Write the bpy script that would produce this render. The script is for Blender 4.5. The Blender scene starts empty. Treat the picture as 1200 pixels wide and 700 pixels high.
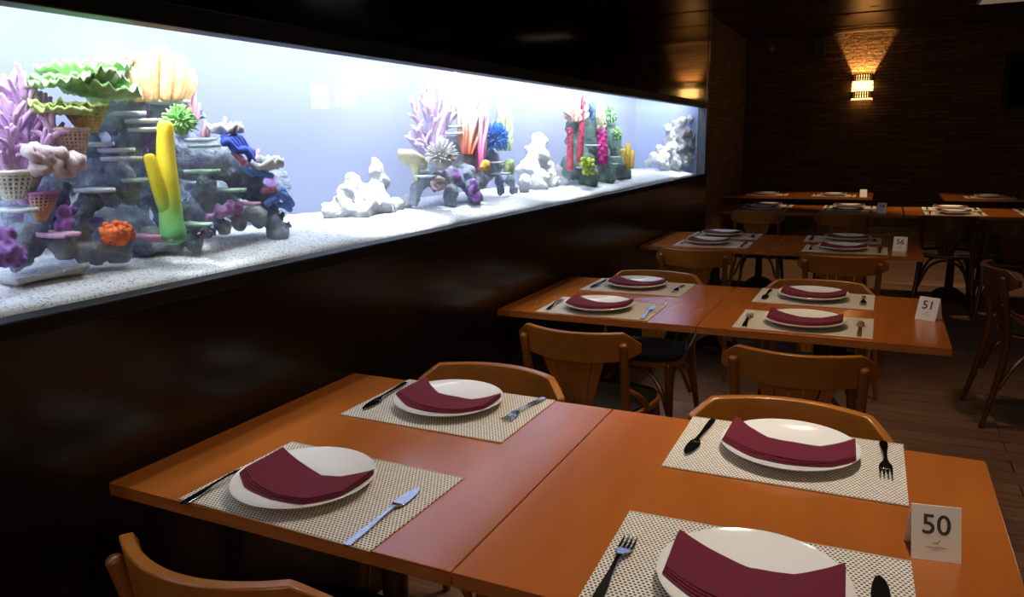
import bpy, bmesh, math, random
from mathutils import Vector, Matrix, noise
random.seed(7)
S = bpy.context.scene
COL = S.collection
PI = math.pi
R = math.radians

# ------------------------------------------------------------------ camera (fitted to the table corners)
F_PX, YAW, PITCH, ROLL = 888.94, 0.4526, 0.2035, -0.019
CAM = Vector((1.3581, 0.0, 1.4062))
_fw = Vector((-math.sin(YAW)*math.cos(PITCH), math.cos(YAW)*math.cos(PITCH), -math.sin(PITCH)))
_r0 = Vector((math.cos(YAW), math.sin(YAW), 0)); _u0 = _r0.cross(_fw)
_rt = math.cos(ROLL)*_r0 + math.sin(ROLL)*_u0
_up = -math.sin(ROLL)*_r0 + math.cos(ROLL)*_u0
def at(px, py, axis, v):
    d = _fw + _rt*((px-600)/F_PX) - _up*((py-350)/F_PX)
    t = (v-CAM[axis])/d[axis]
    return CAM + d*t
cd = bpy.data.cameras.new('camera'); cam = bpy.data.objects.new('camera', cd); COL.objects.link(cam)
cd.sensor_width = 36; cd.lens = 36*F_PX/1200; cd.clip_start = 0.02
cam.matrix_world = Matrix(((_rt.x, _up.x, -_fw.x, CAM.x), (_rt.y, _up.y, -_fw.y, CAM.y), (_rt.z, _up.z, -_fw.z, CAM.z), (0, 0, 0, 1)))
S.camera = cam

# ------------------------------------------------------------------ materials
def mat(name, color=(.5,.5,.5), rough=.5, metal=0., coat=0., coat_r=.05, spec=.5, emit=None, es=0.):
    m = bpy.data.materials.new(name); m.use_nodes = True
    b = m.node_tree.nodes['Principled BSDF']
    b.inputs['Base Color'].default_value = (*color, 1); b.inputs['Roughness'].default_value = rough
    b.inputs['Metallic'].default_value = metal; b.inputs['Coat Weight'].default_value = coat
    b.inputs['Coat Roughness'].default_value = coat_r; b.inputs['Specular IOR Level'].default_value = spec
    if emit: b.inputs['Emission Color'].default_value = (*emit, 1); b.inputs['Emission Strength'].default_value = es
    return m
class N:
    def __init__(s, m): s.t = m.node_tree; s.b = s.t.nodes['Principled BSDF']
    def n(s, typ, **kw):
        x = s.t.nodes.new(typ)
        for k, v in kw.items():
            if k.startswith('i_'): x.inputs[int(k[2:]) if k[2:].isdigit() else k[2:]].default_value = v
            else: setattr(x, k, v)
        return x
    def l(s, a, b): s.t.links.new(a, b)
    def coords(s, scale=(1,1,1), kind='Object', rot=(0,0,0)):
        tc = s.n('ShaderNodeTexCoord'); mp = s.n('ShaderNodeMapping'); mp.inputs['Scale'].default_value = scale; mp.inputs['Rotation'].default_value = rot
        s.l(tc.outputs[kind], mp.inputs['Vector']); return mp.outputs['Vector']
    def noise(s, vec, scale, detail=4, rough=.55):
        x = s.n('ShaderNodeTexNoise'); x.inputs['Scale'].default_value = scale; x.inputs['Detail'].default_value = detail; x.inputs['Roughness'].default_value = rough
        s.l(vec, x.inputs['Vector']); return x.outputs['Fac']
    def ramp(s, fac, stops):
        x = s.n('ShaderNodeValToRGB'); e = x.color_ramp.elements
        while len(e) < len(stops): e.new(.5)
        for el, (p, c) in zip(e, stops): el.position = p; el.color = (*c, 1)
        s.l(fac, x.inputs['Fac']); return x.outputs['Color']
    def math(s, op, a, b=None, clamp=False):
        x = s.n('ShaderNodeMath', operation=op, use_clamp=clamp)
        for i, v in enumerate((a, b)):
            if v is None: continue
            if isinstance(v, (int, float)): x.inputs[i].default_value = v
            else: s.l(v, x.inputs[i])
        return x.outputs[0]
    def bump(s, h, strength=.3, dist=.002):
        x = s.n('ShaderNodeBump'); x.inputs['Strength'].default_value = strength; x.inputs['Distance'].default_value = dist
        s.l(h, x.inputs['Height']); s.l(x.outputs['Normal'], s.b.inputs['Normal'])
    def color(s, c): s.l(c, s.b.inputs['Base Color'])

def wood(name, c0, c1, rough=.3, coat=0., stretch=(3,26,26), sc=1.6, spec=.5, bump=True, detail=6):
    m = mat(name, c0, rough, coat=coat, coat_r=.12, spec=spec); q = N(m)
    v = q.coords(stretch); f = q.noise(v, sc, detail, .6)
    q.color(q.ramp(f, [(.30, c1), (.70, c0)]))
    if bump: q.bump(f, .08, .001)
    return m
M = {}
M['table'] = wood('orange_table_wood', (.385,.110,.019), (.335,.090,.015), .18, stretch=(9,1.5,9), spec=.75, bump=False, detail=1.5)
M['table_edge'] = wood('table_edge_wood', (.36,.125,.03), (.27,.085,.018), .28, stretch=(6,6,40))
M['table_leg'] = wood('table_leg_wood', (.06,.024,.010), (.04,.015,.006), .4, stretch=(26,26,3))
M['chair'] = wood('honey_chair_wood', (.36,.128,.017), (.28,.092,.011), .28, coat=.15, stretch=(4,20,20))
M['chair_leg'] = wood('turned_chair_wood', (.25,.085,.012), (.18,.06,.008), .28, coat=.15, stretch=(26,26,4))
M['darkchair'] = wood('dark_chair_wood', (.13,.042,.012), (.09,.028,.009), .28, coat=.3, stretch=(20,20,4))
M['cushion'] = mat('black_seat_vinyl', (.010,.008,.008), .6, spec=.2)
M['porcelain'] = mat('white_porcelain', (.80,.79,.77), .12, spec=.5)
M['steel'] = mat('steel', (.42,.42,.44), .14, metal=1.)
M['card'] = mat('white_card', (.88,.88,.84), .5)
M['ink'] = mat('dark_ink', (.03,.03,.03), .6)
M['ink_light'] = mat('grey_ink', (.42,.40,.38), .6)
M['gold'] = mat('gold_ink', (.62,.36,.06), .5)
M['green_ink'] = mat('green_ink', (.16,.22,.06), .5)
M['brass'] = mat('dark_bronze', (.16,.09,.03), .35, metal=1.)
M['blackplastic'] = mat('black_plastic', (.006,.006,.006), .35)
M['black_frame'] = mat('black_frame_paint', (.007,.006,.007), .5, spec=.25)

m = mat('burgundy_cloth', (.130,.008,.024), .8, spec=.2); q = N(m); M['napkin'] = m
v = q.coords((1,1,1)); q.bump(q.noise(v, 900, 2), .15, .0006)
m.node_tree.nodes['Principled BSDF'].inputs['Sheen Weight'].default_value = .05

# woven place mat: beige weave with staggered dark slots
m = mat('woven_placemat', (.6,.55,.45), .75, spec=.25); q = N(m); M['mat'] = m
v = q.coords((1,1,1)); sp = q.n('ShaderNodeSeparateXYZ'); q.l(v, sp.inputs[0])
px, py = .0075, .0066
yi = q.math('DIVIDE', sp.outputs['Y'], py); row = q.math('FLOOR', yi); fy = q.math('FRACT', yi)
odd = q.math('FRACT', q.math('MULTIPLY', row, .5))
fx = q.math('FRACT', q.math('ADD', q.math('DIVIDE', sp.outputs['X'], px), odd))
dx = q.math('ABSOLUTE', q.math('SUBTRACT', fx, .5)); dy = q.math('ABSOLUTE', q.math('SUBTRACT', fy, .5))
inx = q.math('LESS_THAN', dx, .27); iny = q.math('LESS_THAN', dy, .27)
hole = q.math('MULTIPLY', inx, iny)
nz = q.noise(v, 160, 2)
base = q.ramp(nz, [(.3, (.64,.58,.49)), (.7, (.80,.75,.66))])
mx = q.n('ShaderNodeMix', data_type='RGBA'); q.l(hole, mx.inputs['Factor']); q.l(base, mx.inputs[6]); mx.inputs[7].default_value = (.035,.024,.018,1)
q.color(mx.outputs[2]); q.bump(q.math('SUBTRACT', 1., hole), .5, .0012)
M['mat_edge'] = mat('placemat_selvedge', (.5,.40,.30), .8)

# glossy black lacquer
m = mat('black_lacquer', (.006,.0045,.004), .07, spec=.5); q = N(m); M['lacquer'] = m
v = q.coords((1,1,1)); q.bump(q.noise(v, 3.5, 2), .02, .01)
m = mat('dark_satin_panel', (.008,.005,.004), .21, spec=.4); M['satin'] = m
# thin brown stacked brick
def brick(name, c1, c2, rot):
    m = mat(name, c1, .75, spec=.25); q = N(m)
    v = q.coords((1,1,1), rot=rot)
    b = q.n('ShaderNodeTexBrick'); b.inputs['Scale'].default_value = 1.; b.inputs['Brick Width'].default_value = .31; b.inputs['Row Height'].default_value = .040
    b.inputs['Mortar Size'].default_value = .004; b.inputs['Mortar Smooth'].default_value = .3; b.inputs['Bias'].default_value = -.1
    b.inputs['Color1'].default_value = (*c1,1); b.inputs['Color2'].default_value = (*c2,1); b.inputs['Mortar'].default_value = (c2[0]*.6,c2[1]*.6,c2[2]*.6,1)
    q.l(v, b.inputs['Vector'])
    n2 = q.noise(v, 22, 5); mx = q.n('ShaderNodeMix', data_type='RGBA', blend_type='MULTIPLY'); mx.inputs['Factor'].default_value = .6
    q.l(b.outputs['Color'], mx.inputs[6]); q.l(q.ramp(n2, [(.3,(.45,.45,.45)),(.7,(1.2,1.2,1.2))]), mx.inputs[7])
    q.color(mx.outputs[2])
    q.bump(q.math('ADD', q.math('MULTIPLY', b.outputs['Fac'], -1.), q.math('MULTIPLY', n2, .8)), .8, .012)
    return m
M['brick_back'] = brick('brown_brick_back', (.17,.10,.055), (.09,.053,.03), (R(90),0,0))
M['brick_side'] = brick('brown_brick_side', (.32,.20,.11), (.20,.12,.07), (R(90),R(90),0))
# plank floor, boards running across the room
m = mat('dark_plank_floor', (.05,.03,.02), .38, spec=.35); q = N(m); M['floor'] = m
v = q.coords((1,1,1)); b = q.n('ShaderNodeTexBrick'); b.inputs['Scale'].default_value = 1.; b.inputs['Brick Width'].default_value = 1.3; b.inputs['Row Height'].default_value = .12
b.inputs['Mortar Size'].default_value = .0025; b.inputs['Color1'].default_value = (.26,.15,.10,1); b.inputs['Color2'].default_value = (.19,.105,.075,1); b.inputs['Mortar'].default_value = (.015,.01,.008,1)
q.l(v, b.inputs['Vector'])
v2 = q.coords((2.5,40,1)); n2 = q.noise(v2, 1.6, 7, .65)
mx = q.n('ShaderNodeMix', data_type='RGBA', blend_type='MULTIPLY'); mx.inputs['Factor'].default_value = .85
q.l(b.outputs['Color'], mx.inputs[6]); q.l(q.ramp(n2, [(.3,(.45,.43,.43)),(.7,(1.3,1.3,1.3))]), mx.inputs[7]); q.color(mx.outputs[2])
q.bump(n2, .15, .002)
M['ceiling'] = wood('dark_ceiling_wood', (.045,.028,.017), (.03,.018,.011), .3, stretch=(2,20,20))
M['dark_wall'] = mat('dark_brown_plaster', (.035,.022,.016), .7)

# tank materials
m = bpy.data.materials.new('tank_glass'); m.use_nodes = True; t = m.node_tree
for n_ in list(t.nodes): t.nodes.remove(n_)
out = t.nodes.new('ShaderNodeOutputMaterial'); mixs = t.nodes.new('ShaderNodeMixShader'); tr = t.nodes.new('ShaderNodeBsdfTransparent'); gl = t.nodes.new('ShaderNodeBsdfGlossy')
gl.inputs['Roughness'].default_value = 0.; tr.inputs['Color'].default_value = (.97,.985,.99,1)
geo = t.nodes.new('ShaderNodeNewGeometry'); dot = t.nodes.new('ShaderNodeVectorMath'); dot.operation = 'DOT_PRODUCT'
t.links.new(geo.outputs['Incoming'], dot.inputs[0]); t.links.new(geo.outputs['Normal'], dot.inputs[1])
def _m(op, a, b):
    x = t.nodes.new('ShaderNodeMath'); x.operation = op
    for i, v in enumerate((a, b)):
        if v is None: continue
        if isinstance(v, (int, float)): x.inputs[i].default_value = v
        else: t.links.new(v, x.inputs[i])
    return x.outputs[0]
c_ = _m('ABSOLUTE', dot.outputs['Value'], None); f_ = _m('POWER', _m('SUBTRACT', 1., c_), 5.); f_ = _m('ADD', .045, _m('MULTIPLY', f_, .5))
f_ = _m('MULTIPLY', f_, _m('SUBTRACT', 1., geo.outputs['Backfacing']))
t.links.new(f_, mixs.inputs['Fac']); t.links.new(tr.outputs[0], mixs.inputs[1]); t.links.new(gl.outputs[0], mixs.inputs[2]); t.links.new(mixs.outputs[0], out.inputs['Surface'])
M['glass'] = m
m = bpy.data.materials.new('tank_water'); m.use_nodes = True; t = m.node_tree
for n_ in list(t.nodes): t.nodes.remove(n_)
out = t.nodes.new('ShaderNodeOutputMaterial'); vs = t.nodes.new('ShaderNodeVolumeScatter'); vs.inputs['Color'].default_value = (.80,.86,1,1); vs.inputs['Density'].default_value = .13; vs.inputs['Anisotropy'].default_value = .2
t.links.new(vs.outputs[0], out.inputs['Volume']); M['water'] = m
M['tank_back'] = mat('pale_blue_glowing_panel', (.06,.07,.12), .6, emit=(.53,.63,1.), es=.55)  # even glow added as emission; no lamp stands behind the panel
M['end_blue'] = mat('pale_blue_tank_end', (.30,.36,.56), .6)
M['hood'] = mat('white_hood', (.6,.63,.7), .6)
M['tank_floor'] = mat('tank_floor', (.7,.7,.7), .6)
m = mat('white_gravel', (.8,.8,.8), .8, spec=.2); q = N(m); M['gravel'] = m
v = q.coords((1,1,1)); vo = q.n('ShaderNodeTexVoronoi'); vo.inputs['Scale'].default_value = 240; q.l(v, vo.inputs['Vector'])
sp = q.n('ShaderNodeSeparateXYZ'); q.l(vo.outputs['Color'], sp.inputs[0])
q.color(q.ramp(sp.outputs['X'], [(.0,(.34,.36,.42)),(.12,(.55,.57,.62)),(.26,(.82,.84,.86)),(1.,(.93,.94,.95))])); q.bump(vo.outputs['Distance'], -.6, .006)
def rockmat(name, c1, c2, c3, purple=.0):
    m = mat(name, c1, .85, spec=.2); q = N(m); v = q.coords((1,1,1))
    f = q.noise(v, 9, 6, .65); c = q.ramp(f, [(.32,c1),(.5,c2),(.68,c3)])
    if purple:
        g = q.noise(v, 5.3, 3); k = q.ramp(g, [(.60,(0,0,0)),(.66,(1,1,1))])
        mx = q.n('ShaderNodeMix', data_type='RGBA'); q.l(k, mx.inputs['Factor']); q.l(c, mx.inputs[6]); mx.inputs[7].default_value = (.30,.13,.42,1); c = mx.outputs[2]
    q.color(c); q.bump(q.noise(v, 45, 6, .7), 1., .03); return m
M['rock'] = rockmat('grey_reef_rock', (.18,.23,.38), (.42,.49,.60), (.76,.82,.80), 1)
M['rock_green'] = rockmat('green_grey_reef_rock', (.08,.15,.15), (.18,.28,.25), (.40,.50,.42))
M['rock_white'] = rockmat('white_rock', (.74,.76,.80), (.86,.87,.88), (.93,.93,.92))
def cm(name, c, c2=None, sc=40, rough=.6):
    m = mat(name, c, rough, spec=.3); q = N(m); v = q.coords((1,1,1)); f = q.noise(v, sc, 3)
    c2 = c2 or tuple(x*.55 for x in c)
    q.color(q.ramp(f, [(.35,c2),(.62,c)])); q.bump(f, .4, .004); return m
def grad(name, stops, z0, z1):
    m = mat(name, stops[0][1], .55, spec=.3); q = N(m); v = q.coords((1,1,1)); sp = q.n('ShaderNodeSeparateXYZ'); q.l(v, sp.inputs[0])
    f = q.math('DIVIDE', q.math('SUBTRACT', sp.outputs['Z'], z0), z1-z0)
    q.color(q.ramp(f, stops)); q.bump(q.noise(v, 120, 2), .4, .003); return m

# ------------------------------------------------------------------ mesh helpers
class MB:
    def __init__(s): s.v = []; s.f = []
    def add(s, vs, fs):
        o = len(s.v); s.v += [tuple(x) for x in vs]; s.f += [tuple(i+o for i in f) for f in fs]; return s
    def box(s, x0, x1, y0, y1, z0, z1):
        return s.add([(x0,y0,z0),(x1,y0,z0),(x1,y1,z0),(x0,y1,z0),(x0,y0,z1),(x1,y0,z1),(x1,y1,z1),(x0,y1,z1)],
                     [(0,3,2,1),(4,5,6,7),(0,1,5,4),(1,2,6,5),(2,3,7,6),(3,0,4,7)])
    def prism(s, pts, z0, z1):
        n = len(pts); return s.add([(x,y,z0) for x,y in pts]+[(x,y,z1) for x,y in pts],
            [tuple(range(n-1,-1,-1)), tuple(range(n,2*n))]+[(i,(i+1)%n,(i+1)%n+n,i+n) for i in range(n)])
    def lathe(s, prof, n=40, c=(0,0,0), cap=True):
        vs, fs = [], []; k = len(prof)
        for i in range(n):
            a = 2*PI*i/n
            for r, z in prof: vs.append((c[0]+r*math.cos(a), c[1]+r*math.sin(a), c[2]+z))
        for i in range(n):
            j = (i+1)%n
            for p in range(k-1): fs.append((i*k+p, j*k+p, j*k+p+1, i*k+p+1))
        if cap:
            if prof[0][0] > 1e-6: fs.append(tuple(i*k for i in range(n-1,-1,-1)))
            if prof[-1][0] > 1e-6: fs.append(tuple(i*k+k-1 for i in range(n)))
        return s.add(vs, fs)
    def tube(s, pts, rad, n=8, smooth=0, cap=True):
        pts = [Vector(p) for p in pts]
        if isinstance(rad, (int,float)): rad = [rad]*len(pts)
        rad = list(rad)
        for _ in range(smooth):
            np_, nr = [pts[0]], [rad[0]]
            for a, b, ra, rb in zip(pts, pts[1:], rad, rad[1:]):
                np_ += [a.lerp(b,.25), a.lerp(b,.75)]; nr += [ra*.75+rb*.25, ra*.25+rb*.75]
            np_.append(pts[-1]); nr.append(rad[-1]); pts, rad = np_, nr
        if cap:  # rounded ends
            d0 = (pts[0]-pts[1]).normalized(); d1 = (pts[-1]-pts[-2]).normalized()
            pts = [pts[0]+d0*rad[0]*.55, pts[0]+d0*rad[0]*.3]+pts+[pts[-1]+d1*rad[-1]*.3, pts[-1]+d1*rad[-1]*.55]
            rad = [rad[0]*.45, rad[0]*.85]+rad+[rad[-1]*.85, rad[-1]*.45]
        vs, fs = [], []; up = Vector((.31,.17,.93))
        for i, p in enumerate(pts):
            d = (pts[min(i+1,len(pts)-1)]-pts[max(i-1,0)]).normalized()
            a = d.cross(up)
            if a.length < .05: a = d.cross(Vector((1,0,0)))
            a.normalize(); b = d.cross(a); up = a.cross(d)
            for k in range(n):
                t = 2*PI*k/n; vs.append(p+(a*math.cos(t)+b*math.sin(t))*rad[i])
        m_ = len(pts)
        for i in range(m_-1):
            for k in range(n):
                j = (k+1)%n; fs.append((i*n+k, i*n+j, (i+1)*n+j, (i+1)*n+k))
        if cap: fs += [tuple(range(n-1,-1,-1)), tuple((m_-1)*n+k for k in range(n))]
        return s.add(vs, fs)
    def slab(s, P, th):
        # P: grid rows of Vectors; th: downward thickness -> closed sheet
        h, w = len(P), len(P[0]); vs = [p for r in P for p in r]+[Vector(p)-Vector((0,0,th)) for r in P for p in r]; o = h*w; fs = []
        for i in range(h-1):
            for j in range(w-1):
                a = i*w+j; fs.append((a,a+1,a+w+1,a+w)); fs.append((o+a,o+a+w,o+a+w+1,o+a+1))
        ring = [j for j in range(w)]+[i*w+w-1 for i in range(1,h)]+[(h-1)*w+j for j in range(w-2,-1,-1)]+[i*w for i in range(h-2,0,-1)]
        for a, b in zip(ring, ring[1:]+ring[:1]): fs.append((a, o+a, o+b, b))
        return s.add(vs, fs)
    def ball(s, c, r, sub=2, sq=(1,1,1), nz=0., seed=0.):
        bm = bmesh.new(); bmesh.ops.create_icosphere(bm, subdivisions=sub, radius=1.); c = Vector(c)
        vs = []
        for v in bm.verts:
            p = v.co; k = 1+nz*noise.noise(p*1.7+Vector((seed*3.1,seed*1.7,seed)))+nz*.5*noise.noise(p*4+Vector((seed,0,seed)))
            vs.append(c+Vector((p.x*sq[0],p.y*sq[1],p.z*sq[2]))*r*k)
        fs = [tuple(v.index for v in f.verts) for f in bm.faces]; bm.free(); return s.add(vs, fs)
    def mesh(s, name, smooth=True, recalc=True):
        me = bpy.data.meshes.new(name); me.from_pydata(s.v, [], s.f)
        if recalc:
            bm = bmesh.new(); bm.from_mesh(me); bmesh.ops.recalc_face_normals(bm, faces=bm.faces); bm.to_mesh(me); bm.free()
        if smooth: me.polygons.foreach_set('use_smooth', [True]*len(me.polygons))
        return me
    def obj(s, name, material, parent=None, smooth=True, bevel=0., seg=2, loc=None, rotz=0., flip=False, angle=35):
        me = s.mesh(name, smooth); me.materials.append(material)
        if smooth and angle: me.set_sharp_from_angle(angle=R(angle))
        o = bpy.data.objects.new(name, me); COL.objects.link(o)
        if bevel:
            b = o.modifiers.new('bevel', 'BEVEL'); b.width = bevel; b.segments = seg; b.limit_method = 'ANGLE'; b.angle_limit = R(40); b.harden_normals = False
        if parent: o.parent = parent
        if loc: o.location = loc
        o.rotation_euler.z = rotz
        return o
def apply_mods(o):
    dg = bpy.context.evaluated_depsgraph_get(); dg.update()
    me = bpy.data.meshes.new_from_object(o.evaluated_get(dg)); o.modifiers.clear(); o.data = me; return o
def tag(o, label, cat, group=None, kind=None):
    o['label'] = label; o['category'] = cat
    if group: o['group'] = group
    if kind: o['kind'] = kind
    return o
def struct(o): o['kind'] = 'structure'; return o
def empty(name, loc=(0,0,0), rotz=0.):
    o = bpy.data.objects.new(name, None); COL.objects.link(o); o.location = loc; o.rotation_euler.z = rotz; o.empty_display_size = .1; return o
def dup(o, parent=None):
    c = o.copy(); COL.objects.link(c)
    if parent: c.parent = parent
    for ch in list(o.children): dup(ch, c)
    return c

# ------------------------------------------------------------------ the room
YB, XL, ZC, XR, YF = 10.55, -.33, 2.64, 4.2, -3.0
TY0, TY1, TZ0, TZ1 = -.6, 6.55, 1.115, 1.655       # tank opening in the lacquer wall
YE = 6.64                                         # end of the lacquer wall
struct(MB().box(-1.2, XR+.2, YF-.2, YB+.2, -.1, 0).obj('floor', M['floor'], smooth=False))
c = MB().box(-1.2, XR+.2, YF-.2, YB+.2, ZC+.05, ZC+.15)
y = YF
while y < YB-.3:
    c.box(-.33, XR, y, y+.92, ZC, ZC+.06); y += 1.0
c.box(-.33, XR, YB-.34, YB, ZC-.01, ZC+.06)
struct(c.obj('ceiling', M['ceiling'], smooth=False, bevel=.012))
w = MB()
w.box(-.045, -.0, YF, 3.478, TZ1+.045, ZC); w.box(-.045, -.0, 3.484, 6.555, TZ1+.045, ZC)   # two upper panels
w.box(-.043, -.006, 3.47, 3.49, TZ1+.045, ZC)
w.box(-.72, .004, 6.5555, YE, TZ1+.045, ZC)
w.box(-.72, 0, YF, TY0-.06, TZ0-.03, TZ1+.045)
w.box(-1.2, -.9, YF, YE, 0, ZC)
struct(MB().box(-.72, 0, YF, YE, 0, TZ0-.033).obj('wall_left', M['satin'], smooth=False))
struct(w.obj('wall_left', M['lacquer'], smooth=False))
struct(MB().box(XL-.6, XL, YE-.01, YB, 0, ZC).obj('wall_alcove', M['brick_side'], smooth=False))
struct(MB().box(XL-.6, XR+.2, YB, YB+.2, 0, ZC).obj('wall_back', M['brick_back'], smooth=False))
struct(MB().box(XR, XR+.2, YF, YB, 0, ZC).obj('wall_right', M['dark_wall'], smooth=False))
struct(MB().box(-1.2, XR+.2, YF-.2, YF, 0, ZC).obj('wall_front', M['dark_wall'], smooth=False))
# frame around the tank opening
struct(MB().box(-.050, .008, YF, YE-.0005, TZ0-.033, TZ0).obj('trim_1', M['black_frame'], smooth=False, bevel=.004))
struct(MB().box(-.050, .008, YF, YE-.0005, TZ1, TZ1+.047).obj('trim_2', M['black_frame'], smooth=False, bevel=.004))
M['reveal'] = mat('grey_metal_reveal', (.10,.11,.13), .35, metal=.6)
struct(MB().box(-.72, .006, TY1, YE-.001, TZ0-.02, TZ1+.02).obj('trim_3', M['reveal'], smooth=False, bevel=.003))

# ------------------------------------------------------------------ aquarium
aq = empty('aquarium', (-.33, (TY0+TY1)/2, TZ0-.03)); AX = Vector(aq.location)
tag(aq, 'long bright wall aquarium set into the black glossy wall', 'aquarium')
def aqp(mb, name, m_, **kw):
    o = mb.obj(name, m_, aq, **kw); o.location = -AX; return o
XB, XG = -.60, -.052
aqp(MB().box(XG-.010, XG, TY0, TY1, TZ0-.02, TZ1+.03), 'front_glass', M['glass'], smooth=False)
aqp(MB().box(XB-.02, XB, TY0, TY1, TZ0-.02, 2.0), 'back_panel', M['tank_back'], smooth=False)
aqp(MB().box(XB, XG-.011, TY0, TY1, TZ0-.025, TZ0-.005), 'base_panel', M['tank_floor'], smooth=False)
aqp(MB().box(XB-.02, XG, TY0, TY1, 2.0, 2.02), 'hood', M['hood'], smooth=False)
aqp(MB().box(XB, XG-.011, TY0-.02, TY0, TZ0-.02, 2.0), 'end_panel', M['end_blue'], smooth=False)
aqp(MB().box(XB, XG-.011, TY1-.012, TY1, TZ0-.02, 2.0), 'end_panel', M['end_blue'], smooth=False)
aqp(MB().box(XB+.005, XG-.012, TY0+.005, TY1-.015, TZ0, 1.668), 'water', M['water'], smooth=False)
M['led'] = mat('led', (1,1,1), .5, emit=(.86,.93,1.), es=27.)
for i in range(6):
    y0 = TY0+.1+i*1.17
    b = aqp(MB().box(-.095, -.075, y0, y0+1.05, 1.73, 1.95), 'light_bar', M['led'], smooth=False)
aqp(MB().box(XG-.01, XG, TY0, TY1, 1.686, 2.0), 'hood_front', M['hood'], smooth=False)
def tank_spot(px, py, d, w_, size=.9, z=1.88):
    p = at(px, py, 0, -d); l = bpy.data.lights.new('tank_spot', 'SPOT'); l.energy = w_; l.color = (.9,.95,1.); l.spot_size = size; l.spot_blend = .8; l.shadow_soft_size = .05
    o = bpy.data.objects.new('tank_spot', l); COL.objects.link(o); o.location = (p.x, p.y, z)
tank_spot(125, 50, .24, 60, .9); tank_spot(425, 120, .26, 110, .9); tank_spot(550, 100, .22, 30, 1.0); tank_spot(632, 150, .26, 80, 1.0); tank_spot(690, 120, .20, 16); tank_spot(790, 140, .16, 60)

def T(px, py, d): return at(px, py, 0, -d)
def PX(px, py, d):        # metres per pixel at that spot
    p = T(px, py, d); return ((p-CAM) @ _fw)/F_PX
# gravel bed
G = []
for i in range(15):
    row = []
    for j in range(160):
        x = XB+.006+(XG-.018-XB)*i/14; y = TY0+.006+(TY1-.02-TY0)*j/159
        row.append(Vector((x, y, TZ0+.004+.034*max(0.,min(1,(XG-.018-x)/.16))**.8+min(1,(XG-.018-x)/.1)*.012*noise.noise(Vector((x*5,y*2.2,0)))+.010*(XG-x)+.005*noise.noise(Vector((x*20,y*18,3))))))
    G.append(row)
tag(MB().slab(G, .03).obj('gravel_bed', M['gravel'], angle=0), 'white speckled gravel covering the floor of the aquarium', 'gravel', kind='stuff')
def gz(y): return TZ0+.036

def rock(name, lumps, m_, label, cat='rock', vox=None, nz=.35, group=None, k_=1.):
    mb = MB()
    for k, (px, py, r, d) in enumerate(lumps):
        p = T(px, py, d); rr = k_*r*PX(px, py, d); p.x = min(p.x, XG-.02-rr*.8); p.z = max(p.z, gz(p.y)+rr*.2)
        mb.ball(p, rr, 3, (.85,1,1), nz, seed=px*.13+py*.07)
    o = mb.obj(name, m_, angle=0)
    rm = o.modifiers.new('r', 'REMESH'); rm.mode = 'VOXEL'; rm.voxel_size = vox or 3*PX(lumps[0][0], lumps[0][1], lumps[0][3])
    apply_mods(o)
    me = o.data; s = rm and (vox or .01)
    for v in me.vertices:
        v.co += v.normal*(.014*noise.noise(v.co*13)+.011*noise.noise(v.co*31)+.005*noise.noise(v.co*70))
    me.polygons.foreach_set('use_smooth', [True]*len(me.polygons))
    if not me.materials: me.materials.append(m_)
    return tag(o, label, cat, group)
def disc(mb, p, rx, ry, th, tilt=0., seed=0):
    n = 22; P = []
    for i in range(5):
        row = []
        for k in range(n+1):
            a = 2*PI*(k % n)/n; w_ = 1+.2*noise.noise(Vector((math.cos(a)*1.6+seed, math.sin(a)*1.6, seed*.7)))+.08*noise.noise(Vector((math.cos(a)*5+seed, math.sin(a)*5, seed*.7)))
            rr = (.02+i/4*.98)*w_
            row.append(Vector((p.x+rx*rr*math.cos(a), p.y+ry*rr*math.sin(a), p.z+tilt*ry*rr*math.sin(a)+.02*th*i*i+.15*th*noise.noise(Vector((rr*3,a,seed))))))
        P.append(row)
    mb.slab(P, th)

# ---- first reef (near end)
L1 = [(150,120,22,.34),(185,122,20,.34),(212,122,14,.32),(130,142,16,.36),(165,145,20,.36),(100,168,15,.38),(150,175,20,.40),(185,168,16,.40),(215,190,16,.36),(238,196,15,.32),(266,196,19,.28),(286,212,19,.26),(302,228,14,.25),
 (140,200,14,.30),(122,222,14,.36),(250,238,12,.30),(312,244,15,.24),(152,222,12,.24),(96,250,12,.22),(107,236,11,.23),(130,229,10,.24),(92,270,13,.20),(50,255,17,.26),(36,278,18,.24),(16,296,18,.22),(75,290,15,.20),(108,296,13,.18),
 (136,292,15,.17),(62,228,18,.30),(30,235,16,.32),(75,200,16,.34),(228,284,9,.18),(242,273,9,.18),(260,264,10,.18),(280,258,10,.18),(300,254,11,.19),(320,258,12,.20),(330,268,10,.20),(328,285,11,.19),(215,272,14,.32),(206,250,14,.34),
 (240,222,14,.28),(196,284,13,.22),(150,258,26,.46),(120,250,20,.46),(185,215,22,.44),(230,250,18,.42),(170,285,16,.24),(265,235,14,.34),(20,260,16,.34),(70,170,16,.40),(190,190,20,.42),(112,274,15,.34),(125,282,12,.30)]
L1 += [(px+(py//22 % 2)*10, py, 15, .50) for px in range(20, 316, 21) for py in range(130, 282, 22) if py > (175 if px < 90 else 128 if px < 225 else 150+(px-225)*.75) and not (225 < px < 325 and py > 250) and not (95 < px < 185 and py > 225)]
reef = rock('reef_rock', L1, M['rock'], 'large grey reef rock with caves and ledges at the near end of the aquarium', vox=.0075, k_=1.12)
def shelf(lst, m_, parent, seed=0, name='shelf_coral'):
    for k, (px, py, w_, d) in enumerate(lst):
        mb = MB(); p = T(px, py, d); s = PX(px, py, d); disc(mb, p, .05, w_*s*.66, .008, 0, seed+k*1.3)
        mb.obj(name, m_, parent, angle=0)
M['white_plate_coral'] = cm('white_plate_coral', (.80,.86,.88), (.55,.64,.70), 30)
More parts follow.
